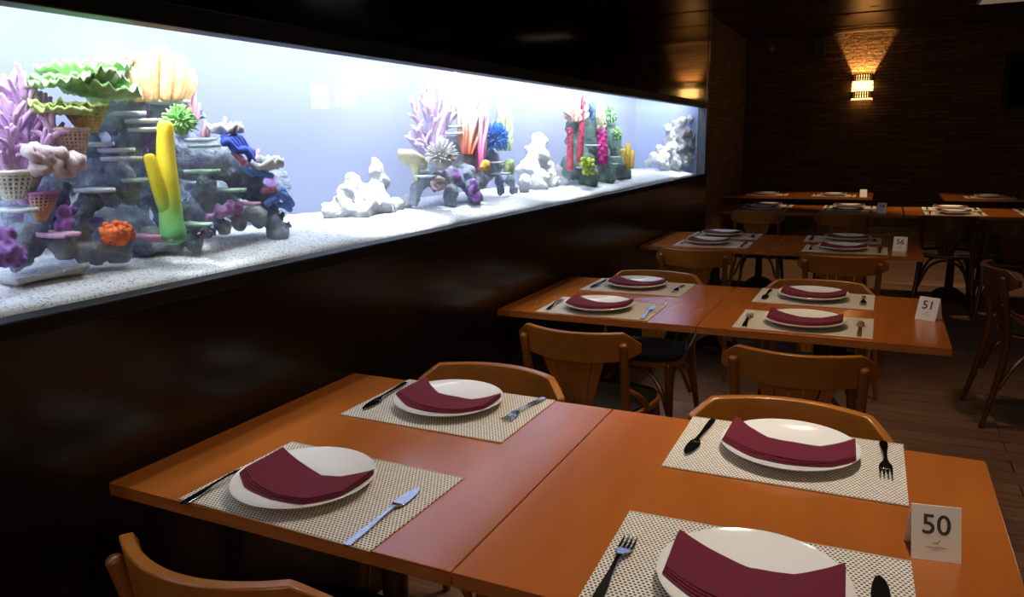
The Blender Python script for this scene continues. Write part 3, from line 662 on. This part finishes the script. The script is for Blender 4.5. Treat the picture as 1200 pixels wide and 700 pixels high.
# ------------------------------------------------------------------ place settings
def plate_h(r): return .0055+.0185*(min(r,.14)/.138)**2.6
mb = MB()
prof = [(0.0001,.0055)]+[(r, plate_h(r)) for r in (.03,.06,.08,.10,.115,.127,.134)]+[(.1375,.0243),(.139,.0232),(.1385,.0215),(.130,.0165),(.11,.0095),(.088,.0045),(.080,.0012),(.074,.0002),(.068,.0012),(0.0001,.0016)]
mb.lathe(prof, 72, cap=False)
plate_me = mb.obj('plate', M['porcelain'], angle=60)
def catmull(pts, u):
    n = len(pts)-1; t = min(u*n, n-1e-6); i = int(t); f = t-i
    p = [Vector(pts[max(i-1,0)]), Vector(pts[i]), Vector(pts[i+1]), Vector(pts[min(i+2,n)])]
    return .5*((2*p[1])+(-p[0]+p[2])*f+(2*p[0]-5*p[1]+4*p[2]-p[3])*f*f+(-p[0]+3*p[1]-3*p[2]+p[3])*f**3)
def make_napkin(back, front, seed):
    mb = MB(); nl = 4
    def catmull(P_, u):
        n = len(P_)-1; t = min(u*n, n-1e-6); i = int(t); return Vector(P_[i]).lerp(Vector(P_[i+1]), t-i)
    for k in range(nl):
        P = []
        for j in range(9):
            v_ = j/8; row = []
            for i in range(33):
                u = i/32
                b = catmull(back, u); f = catmull(front, u)
                sh = (nl-1-k)*.0022
                f = f+Vector((0,-sh-(nl-1-k)*.0036*max(0,1-abs(u-.22)*3.2))); b = b+Vector((0, -.0012*(nl-1-k)))
                p = b.lerp(f, v_)
                ex = (u-.5)*2; p = p+Vector((-sh*.5 if ex < 0 else sh*.2, 0))*abs(ex)
                hb, hf = plate_h(b.length), plate_h(f.length); h = max(hb*(1-v_)+hf*v_, plate_h(p.length))
                z = h+.0036+k*.0023+.0012*noise.noise(Vector((p.x*30,p.y*30,seed+k)))*(1 if k else .3)+.003*math.sin(u*PI)*k/nl
                row.append(Vector((p.x, p.y, z)))
            P.append(row)
        mb.slab(P, .0019)
    o = mb.obj('napkin', M['napkin'], angle=50, bevel=.0009)
    return o
NAP = [([(-.122,.074),(-.066,.050),(-.006,.027),(.055,.030),(.124,.066)], [(-.120,-.036),(-.066,-.066),(-.006,-.086),(.068,-.080),(.124,-.030)]),
       ([(-.120,.070),(-.050,.048),(.025,.022),(.070,.030),(.126,.060)], [(-.120,-.038),(-.070,-.066),(.0,-.084),(.080,-.086),(.126,-.040)]),
       ([(-.124,.086),(-.085,.052),(-.045,.024),(.060,.014),(.125,.050)], [(-.128,-.036),(-.060,-.074),(.01,-.088),(.085,-.086),(.128,-.052)])]
napk = [make_napkin(b, f, i*5.) for i, (b, f) in enumerate(NAP)]
# mat
mb = MB(); P = [[Vector((-.225+.45*i/44, -.1525+.305*j/30, .0022+.0006*noise.noise(Vector((i*.2,j*.2,0))))) for i in range(45)] for j in range(31)]
mb.slab(P, .0020); mat_me = mb.obj('placemat', M['mat'], angle=40)
for s_ in (-1,1): MB().tube([(-.225,s_*.1525,.0017),(.225,s_*.1525,.0017)], .0016, 6).obj('hem', M['mat_edge'], mat_me)
# fork, tines towards +y
def strip(mb, secs, th):
    vs, fs = [], []
    for (y, hw, z) in secs: vs += [(-hw,y,z),(hw,y,z),(hw,y,z+th),(-hw,y,z+th)]
    for i in range(len(secs)-1):
        for k in range(4): fs.append((i*4+k, i*4+(k+1)%4, i*4+4+(k+1)%4, i*4+4+k))
    n = (len(secs)-1)*4; fs += [(3,2,1,0),(n,n+1,n+2,n+3)]; mb.add(vs, fs)
mb = MB(); strip(mb, [(-.098,.006,.001),(-.085,.0085,.001),(-.055,.0075,.003),(-.02,.0038,.007),(.02,.0032,.010),(.035,.006,.008),(.045,.0115,.0055),(.055,.0128,.0035),(.060,.0128,.0028)], .0022)
for k in range(4):
    x = -.0105+k*.007
    vs = []; secs = [(.059,.0022,.0028),(.075,.0019,.0022),(.088,.0016,.0035),(.100,.0009,.0070)]; m2 = MB(); strip(m2, secs, .0018); mb.add([(v[0]+x, v[1], v[2]) for v in m2.v], m2.f)
fork_me = mb.obj('fork', M['steel'], angle=50, bevel=.0005)
mb = MB(); strip(mb, [(-.115,.0055,.001),(-.10,.0075,.001),(-.06,.0068,.0015),(-.01,.0045,.003),(.025,.0042,.0045),(.034,.008,.0035),(.042,.0125,.0025)], .0028)
vs = []; out = [(-.0125,.040),(.0125,.040),(.0135,.060),(.0125,.085),(.008,.105),(.001,.116),(-.006,.108),(-.011,.085),(-.0135,.060)]; mb.prism(out, .0022, .0040)
knife_me = mb.obj('table_knife', M['steel'], angle=50, bevel=.0005)
used = set()
def put(src, x, y, z, rz, label, cat, group):
    o = dup(src) if src in used else src
    used.add(src); o.location = (x, y, z); o.rotation_euler.z = rz
    return tag(o, label, cat, group)
TT = .7502
def setting(where, mx_, my_, mr, plate_xy=None, far=False, nap=0, fork_xy=None, knife_xy=None, cutlery=True):
    cx_, cy_ = mx_+.225*math.cos(mr)-.1525*math.sin(mr), my_+.225*math.sin(mr)+.1525*math.cos(mr)
    put(mat_me, cx_, cy_, TT, mr, 'beige woven placemat, '+where, 'placemat', 'woven placemats')
    pxy = plate_xy or (cx_-.005, cy_)
    put(plate_me, pxy[0], pxy[1], TT+.0032, random.uniform(-.1,.1), 'white plate, '+where, 'plate', 'white plates')
    put(napk[nap], pxy[0], pxy[1], TT+.0032, mr, 'folded burgundy napkin, '+where, 'napkin', 'burgundy napkins')
    if cutlery:
        sgn = -1 if far else 1; rz = PI if far else 0
        f = fork_xy or (cx_-sgn*.185, cy_+.005, 0.); k = knife_xy or (cx_+sgn*.185, cy_+.005, 0.)
        put(fork_me, f[0], f[1], TT+.0032, rz+f[2], 'steel fork, '+where, 'fork', 'forks')
        put(knife_me, k[0], k[1], TT+.0032, rz+k[2], 'broad-bladed knife, '+where, 'knife', 'broad-bladed knives')

# row 1: table number 50
X2 = .7956
table(0, .9209, 'square wooden table nearest the camera against the aquarium wall')
table(X2, .9209, 'square wooden table carrying the number card 50')
setting('near tank-side seat of the table with card 50', .1935, .9258, -.0196, (.382,1.064), False, 1, (.223,1.005,.0), (.598,1.026,.02))
setting('far tank-side seat of the table with card 50', .1874, 1.4184, -.01, (.406,1.580), True, 2, (.598,1.622,-.11), (.215,1.575,.1))
setting('near aisle-side seat of the table with card 50', 1.0024, .916, .0347, (1.228,1.058), False, 0, (1.027,1.026,.03), (1.402,1.052,.05))
setting('far aisle-side seat of the table with card 50', .9936, 1.4337, .0118, (1.222,1.600), True, 2, (1.404,1.642,.03), (1.034,1.615,-.05))
# row 2: table number 51
table(.003, 2.6472, 'square wooden table against the aquarium wall in the row with card 51')
table(.003+X2, 2.6472, 'square wooden table carrying the number card 51')
setting('near tank-side seat of the table with card 51', .1663, 2.6427+.012, .0154, (.378,2.800), False, 0, (.195,2.785,.1), (.583,2.785,.08))
setting('far tank-side seat of the table with card 51', .1709, 3.135, .0, (.385,3.300), True, 1)
setting('near aisle-side seat of the table with card 51', .9175, 2.6736, .0, (1.144,2.812), False, 0, (.953,2.785,.04), (1.326,2.80,.0))
setting('far aisle-side seat of the table with card 51', .9149, 3.140, -.0039, (1.135,3.300), True, 0)
# row 3: table number 56
table(.006, 4.6475, 'square wooden table against the aquarium wall in the row with card 56')
table(.006+X2, 4.6475, 'square wooden table carrying the number card 56')
setting('near tank-side seat of the table with card 56', .2012, 4.685, 0, (.392,4.85), False, 0)
setting('far tank-side seat of the table with card 56', .195, 5.135, 0, (.395,5.30), True, 1)
setting('near aisle-side seat of the table with card 56', .9659, 4.6677, 0, (1.18,4.82), False, 1)
setting('far aisle-side seat of the table with card 56', .9331, 5.135, 0, (1.185,5.29), True, 0)
# row 4: table number 54 and two more towards the aisle
table(-.05, 7.12, 'square wooden table against the brick wall in the row with card 54')
table(-.05+X2, 7.12, 'square wooden table carrying the number card 54')
table(-.05+2*X2+.01, 7.12, 'square wooden table under the ceiling lamp, right of card 54')
table(-.05+3*X2+.01, 7.12, 'square wooden table cut off by the right edge of the photo')
setting('near left seat of the row with card 54', .150, 7.16, 0, None, False, 0)
setting('far left seat of the row with card 54', .150, 7.60, 0, None, True, 1)
setting('near seat left of card 54', .88, 7.15, 0, None, False, 1)
setting('far seat left of card 54', .88, 7.60, 0, None, True, 0)
setting('near seat of the lamp-lit table right of card 54', 1.70, 7.16, 0, None, False, 0)
setting('far seat of the lamp-lit table right of card 54', 1.70, 7.60, 0, None, True, 2)
setting('near seat of the table at the right edge of the photo', 2.40, 7.18, 0, None, False, 0)
setting('far seat of the table at the right edge of the photo', 2.40, 7.60, 0, None, True, 0)
# row 5, in front of the back wall
table(-.31, 9.05, 'square wooden table in the corner of the two brick walls')
table(-.31+X2, 9.05, 'square wooden table by the back wall below the lit wall lamp')
table(1.95, 9.05, 'dim square wooden table by the back wall, right of the lamp')
setting('seat at the corner table by the back wall', -.06, 9.15, 0, None, False, 0)
setting('seat at the back table below the wall lamp', .66, 9.12, 0, None, False, 1)
setting('seat at the dim back table right of the wall lamp', 2.15, 9.12, 0, None, False, 0)

NEARS = 'wooden fan-back chair tucked in at the '
chair(.435, 1.0, 0, 'wooden chair in the lower left corner, at the near side of the nearest table')
chair(.405, 1.595, PI, 'wooden chair facing the camera, behind the far tank-side plate of card 50')
chair(1.195, 1.60, PI, 'wooden chair facing the camera, behind the far aisle-side plate of card 50')
chair(.447, 2.612, R(-2), 'wooden fan-back chair at the tank-side near seat of the table with card 51')
chair(1.163, 2.60, R(1), 'wooden fan-back chair at the aisle-side near seat of the table with card 51')
chair(.41, 3.325, PI, 'wooden chair behind the far tank-side plate of the table with card 51')
chair(1.14, 3.325, PI, 'wooden chair behind the far aisle-side plate of the table with card 51')
chair(.395, 4.655, 0, 'wooden chair at the tank-side near seat of the table with card 56')
chair(1.195, 4.655, 0, 'wooden chair at the aisle-side near seat of the table with card 56')
chair(.40, 7.11, 0, 'wooden chair at the near left seat of the row with card 54')
chair(1.09, 7.11, 0, 'wooden chair at the near seat left of card 54')
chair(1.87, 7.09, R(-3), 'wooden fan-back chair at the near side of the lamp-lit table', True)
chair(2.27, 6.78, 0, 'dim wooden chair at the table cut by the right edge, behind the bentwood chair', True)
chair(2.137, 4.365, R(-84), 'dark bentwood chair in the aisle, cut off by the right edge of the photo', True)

# ------------------------------------------------------------------ number cards
def text_mesh(txt, size):
    cu = bpy.data.curves.new('t', 'FONT'); cu.body = txt; cu.size = size; cu.align_x = 'CENTER'; cu.extrude = .00012; cu.resolution_u = 4; cu.offset = size*.012
    o = bpy.data.objects.new('t', cu); COL.objects.link(o); dg = bpy.context.evaluated_depsgraph_get(); dg.update()
    me = bpy.data.meshes.new_from_object(o.evaluated_get(dg)); bpy.data.objects.remove(o); return me
def card(x, y, rz, num, label):
    root = empty('number_card', (x, y, TT), rz)
    w_, h, d = .0355, .080, .028
    th = .0006; rake = math.atan2(d, h)
    def panel(s_):
        L = math.hypot(d, h); mb = MB(); P = []
        vs = [(-w_, s_*d, 0), (w_, s_*d, 0), (w_, 0, h), (-w_, 0, h)]; nrm = Vector((0, s_*h, d)).normalized()*th
        mb.add([Vector(v) for v in vs]+[Vector(v)+nrm for v in vs], [(0,1,2,3),(7,6,5,4),(0,4,5,1),(1,5,6,2),(2,6,7,3),(3,7,4,0)]); return mb
    panel(-1).obj('front_panel', M['card'], root, smooth=False); panel(1).obj('back_panel', M['card'], root, smooth=False)
    mtx = Matrix.Translation((0, -d, 0)) @ Matrix.Rotation(PI/2-rake, 4, 'X')
    if num:
        me = text_mesh(num, .043); me.materials.append(M['ink'])
        o = bpy.data.objects.new('number', me); COL.objects.link(o); o.parent = root; o.matrix_local = mtx @ Matrix.Translation((0, .041, .0009))
    lg = MB(); lg.prism([(-.006,.029),(-.003,.0258),(.001,.0262),(.006,.0315),(.0015,.0285),(-.001,.0278)], .0007, .0010); o2 = lg.obj('logo', M['gold'], root, smooth=False); o2.matrix_local = mtx
    lg = MB(); lg.prism([(-.001,.0262),(.002,.0265),(.0065,.0335),(.003,.0300)], .0008, .0011); o2 = lg.obj('logo_wing', M['green_ink'], root, smooth=False); o2.matrix_local = mtx
    ln = MB(); rnd = random.Random(4); xx = -.0145
    while xx < .0145: 
        ww = rnd.uniform(.0010,.0017); hh = rnd.uniform(.0016,.0026); ln.box(xx, xx+ww, .0195, .0195+hh, .0007, .0009); xx += ww+.0005
    xx = -.006
    while xx < .006: ln.box(xx, xx+.0009, .0165, .0165+rnd.uniform(.0008,.0012), .0007, .0009); xx += .0014
    o2 = ln.obj('small_print', M['ink_light'], root, smooth=False); o2.matrix_local = mtx
    return tag(root, label, 'table sign', 'number cards')
card(1.472, 1.285, R(10), '50', 'white folded card numbered 50 on the nearest table')
card(1.545, 3.060, R(-26), '51', 'white folded card numbered 51 on the second table')
card(1.480, 4.885, R(-10), '56', 'white folded card numbered 56 on the third row of tables')
card(1.375, 7.33, R(-8), '54', 'dim white folded card on the fourth row of tables')
card(1.185, 9.15, R(8), '', 'lamp-lit folded card on the back table below the wall lamp')

# ------------------------------------------------------------------ wall lamp and small things on the back wall
sc = empty('wall_lamp', (1.06, YB-.001, 1.83)); tag(sc, 'lit half-round wall lamp with pierced bands on the back brick wall', 'wall lamp')
def half(mb, r0, r1, z0, z1, n=20):
    vs, fs = [], []
    for i in range(n+1):
        a = PI+PI*i/n
        for (r_, z) in ((r0,z0),(r1,z0),(r1,z1),(r0,z1)): vs.append((r_*math.cos(a), r_*math.sin(a)*.85-.004, z))
    for i in range(n):
        for k in range(4): fs.append((i*4+k, i*4+(k+1)%4, i*4+4+(k+1)%4, i*4+4+k))
    fs += [(3,2,1,0), tuple(n*4+k for k in range(4))]; mb.add(vs, fs)
mb = MB().box(-.10,.10,-.006,0,0,.31); mb.obj('back_plate', M['brass'], sc, smooth=False)
M['lampshade'] = mat('glowing_shade', (.9,.75,.5), .6, emit=(1.,.52,.14), es=6.)
mb = MB(); half(mb, .108, .112, .01, .30); half(mb, .001, .112, .006, .010); mb.obj('shade', M['lampshade'], sc)
for (z0, z1) in ((.02,.105),(.225,.305)):
    mb = MB(); half(mb, .114, .119, z0, z0+.008); half(mb, .114, .119, z1-.008, z1); half(mb, .114, .119, (z0+z1)/2-.004, (z0+z1)/2+.004)
    for k in range(13):
        a = PI+PI*(k+.5)/13; x_, y_ = .1165*math.cos(a), .1165*math.sin(a)*.85-.004; mb.tube([(x_,y_,z0),(x_,y_,z1)], .0105, 6, cap=False)
    mb.obj('pierced_band', M['brass'], sc)
MB().ball((0,-.055,.045), .018, 2).obj('bulb', mat('warm_bulb', (1,.8,.5), .5, emit=(1.,.6,.2), es=60.), sc)
def light(kind, loc, e, col, **kw):
    l = bpy.data.lights.new(kind.lower()+'_lamp', kind); l.energy = e; l.color = col
    tgt = kw.pop('aim', None)
    for k, v in kw.items(): setattr(l, k, v)
    o = bpy.data.objects.new(l.name, l); COL.objects.link(o); o.location = loc
    if tgt: o.rotation_euler = (Vector(tgt)-Vector(loc)).to_track_quat('-Z','Y').to_euler()
    return o
WARM = (1.,.70,.38)
light('POINT', (1.06, YB-.055, 1.925), 220, (1.,.52,.16), shadow_soft_size=.015)

p = at(960, 55, 1, YB-.06)
sp_ = empty('loudspeaker', (p.x, YB, p.z)); tag(sp_, 'small black loudspeaker high on the back brick wall', 'loudspeaker')
MB().box(-.075,.075,-.13,-.02,-.12,.12).obj('body', M['blackplastic'], sp_, smooth=False, bevel=.01); MB().box(-.02,.02,-.03,0,-.03,.03).obj('bracket', M['blackplastic'], sp_, smooth=False)
MB().lathe([(.05,0),(.052,.006),(.03,.002),(.0001,.004)], 24).obj('cone', mat('grey_cone', (.03,.03,.03), .5), sp_).matrix_local = Matrix.Translation((0,-.131,-.03)) @ Matrix.Rotation(PI/2, 4, 'X')
p = at(904, 57, 1, YB-.03)
d_ = MB().lathe([(.028,0),(.034,.006),(.034,.02),(.024,.026),(.018,.012),(.0001,.012)], 24).obj('wall_fitting', mat('grey_fitting', (.25,.23,.2), .4)); d_.location = (p.x, YB-.0005, p.z); d_.rotation_euler = (PI/2,0,0)
tag(d_, 'small round grey fitting high on the back wall near the corner', 'wall fitting')
# picture frame / dark window at right of the back wall
a_, b_ = at(1180, 62, 1, YB), at(1200, 128, 1, YB)
fr = empty('window_frame_panel', (a_.x, YB, b_.z)); fr.name = 'dark_screen'
tag(fr, 'dark framed panel on the back wall at the right edge', 'panel')
h_ = a_.z-b_.z
MB().box(0,1.0,-.05,0,0,h_).obj('frame', M['black_frame'], fr, smooth=False, bevel=.006); MB().box(.04,.96,-.056,-.05,.04,h_-.04).obj('screen', M['lacquer'], fr, smooth=False)
# ceiling fixtures
def downlight(x, y, label, es):
    r_ = empty('downlight', (x, y, ZC)); tag(r_, label, 'ceiling lamp')
    MB().lathe([(.030,-.002),(.042,-.004),(.046,0),(.030,0)], 24).obj('trim_ring', M['brass'], r_)
    MB().lathe([(.0001,-.001),(.028,-.001),(.028,.002),(.0001,.002)], 20, cap=False).obj('bulb', mat('downlight_bulb', (1,1,1), .4, emit=(1.,.85,.6), es=es), r_)
p = at(990, 18, 2, ZC-.002); downlight(p.x, p.y, 'small lit downlight in the dark ceiling before the wall lamp', 12)
D1 = p.copy()
p = at(1025, 8, 2, ZC-.002); downlight(p.x, p.y, 'dimmer small downlight in the ceiling right of the bright one', 1.0)
p = at(1140, 5, 2, ZC-.02)
cl = empty('ceiling_lamp', (p.x+.02, p.y-.42, ZC)); tag(cl, 'pale ceiling light panel at the upper right corner', 'ceiling lamp')
MB().box(0,.62,0,.42,-.03,-.001).obj('housing', mat('pale_housing', (.6,.55,.45), .5), cl, smooth=False, bevel=.006)
MB().box(.03,.59,.03,.39,-.034,-.03).obj('diffuser', mat('lamp_diffuser', (.8,.75,.65), .5, emit=(1.,.8,.55), es=.12), cl, smooth=False)

# lit restroom sign on the right wall (the aquarium glass mirrors it)
def mirrored(px, py):
    P = at(px, py, 0, XG); d = P-CAM; d.x = -d.x; return P+d*((XR-.03-P.x)/d.x)
a_, b_, c_, e_ = mirrored(365, 97), mirrored(387, 128), mirrored(389, 103), mirrored(420, 126)
sg = empty('restroom_sign', (XR, a_.y, b_.z)); tag(sg, 'lit restroom sign on the right wall, mirrored in the aquarium glass', 'sign')
M['sign_lit'] = mat('lit_sign_face', (.9,.9,.9), .4, emit=(.95,.98,1.), es=5.); M['sign_dim'] = mat('dim_sign_face', (.2,.25,.3), .4, emit=(.7,.8,1.), es=1.2)
wA = b_.y-a_.y; hA = a_.z-b_.z; y2 = c_.y-a_.y; w2 = e_.y-c_.y; z2 = .02; h2 = hA*.86
MB().box(-.03, -.001, 0, wA, 0, hA).obj('panel', M['sign_lit'], sg, smooth=False, bevel=.004)
MB().box(-.03, -.001, y2, y2+w2, z2, z2+h2).obj('pictogram_panel', M['sign_dim'], sg, smooth=False, bevel=.004)
f_ = MB(); cy_ = y2+w2*.16; q_ = h2*.8; zb = z2+h2*.1
hd = [(cy_+.09*q_*math.cos(k*PI/8), zb+.88*q_+.09*q_*math.sin(k*PI/8)) for k in range(16)]
f_.add([(-.033,y_,z_) for y_,z_ in hd]+[(-.030,y_,z_) for y_,z_ in hd], [tuple(range(16)), tuple(range(31,15,-1))])
for (ya,yb,za,zb_) in ((-.13,.13,.40,.75),(-.22,-.15,.38,.74),(.15,.22,.38,.74),(-.12,-.02,0,.42),(.02,.12,0,.42)): f_.box(-.033,-.0301,cy_+ya*q_,cy_+yb*q_,zb+za*q_,zb+zb_*q_)
f_.obj('pictogram', M['sign_lit'], sg, smooth=False)
f_ = MB(); rnd = random.Random(6)
for r_ in range(2):
    y_ = y2+w2*.34
    while y_ < y2+w2*.94:
        l_ = rnd.uniform(.014,.03); f_.box(-.033,-.0301,y_,y_+l_,z2+h2*(.55-.36*r_),z2+h2*(.80-.36*r_)); y_ += l_+.009
f_.obj('lettering', M['sign_lit'], sg, smooth=False)

# ------------------------------------------------------------------ lights of the room and added fill spots
NEUT = (1.,.88,.74)
light('AREA', (1.9, -1.6, ZC-.05), 34, (1.,.72,.45), size=1.6, aim=(1.2,2.2,.6))
light('SPOT', (1.35, 1.75, ZC-.02), 115, NEUT, spot_size=R(66), spot_blend=.9, shadow_soft_size=.10, aim=(1.15,1.25,.75))
light('SPOT', (.55, 1.9, ZC-.02), 40, NEUT, spot_size=R(60), spot_blend=.9, shadow_soft_size=.10, aim=(.45,1.25,.75))
light('SPOT', (1.0, 3.3, ZC-.02), 44, (1.,.78,.55), spot_size=R(70), spot_blend=.9, shadow_soft_size=.10, aim=(.95,2.9,.75))
light('SPOT', (.9, 5.3, ZC-.02), 4.5, WARM, spot_size=R(70), spot_blend=.9, shadow_soft_size=.10, aim=(.9,5.0,.75))
light('SPOT', (D1.x+.3, 8.4, ZC-.02), 110, WARM, spot_size=R(76), spot_blend=.4, shadow_soft_size=.03, aim=(D1.x+.35,8.75,0))
light('SPOT', (.9, 4.0, ZC-.02), 15, WARM, spot_size=R(62), spot_blend=.9, shadow_soft_size=.06, aim=(.9,4.45,.7))  # added spot without a fixture, brightens the third-row chairs
light('SPOT', (.85, 2.1, ZC-.02), 62, WARM, spot_size=R(62), spot_blend=.9, shadow_soft_size=.06, aim=(.85,2.45,.7))
light('SPOT', (2.0, 4.0, ZC-.02), 48, WARM, spot_size=R(80), spot_blend=.9, shadow_soft_size=.10, aim=(2.1,4.0,0))  # added fill with no lamp of its own, lifts the aisle floor and chair
light('SPOT', (1.95, 7.55, ZC-.06), 95, WARM, spot_size=R(40), spot_blend=.6, shadow_soft_size=.05, aim=(1.95,7.5,.75))
w_ = bpy.data.worlds.new('world'); S.world = w_; w_.use_nodes = True
w_.node_tree.nodes['Background'].inputs[0].default_value = (1.,.75,.55,1); w_.node_tree.nodes['Background'].inputs[1].default_value = .01

S.view_settings.view_transform = 'Standard'; S.view_settings.look = 'None'; S.view_settings.gamma = 1.; S.view_settings.use_curve_mapping = False
S.view_settings.exposure = 0.
S.cycles.use_denoising = True; S.cycles.use_adaptive_sampling = False
S.cycles.max_bounces = 10; S.cycles.transparent_max_bounces = 16; S.cycles.volume_bounces = 1
S.cycles.sample_clamp_indirect = 3.; S.cycles.caustics_reflective = False; S.cycles.caustics_refractive = False; S.cycles.blur_glossy = 0.
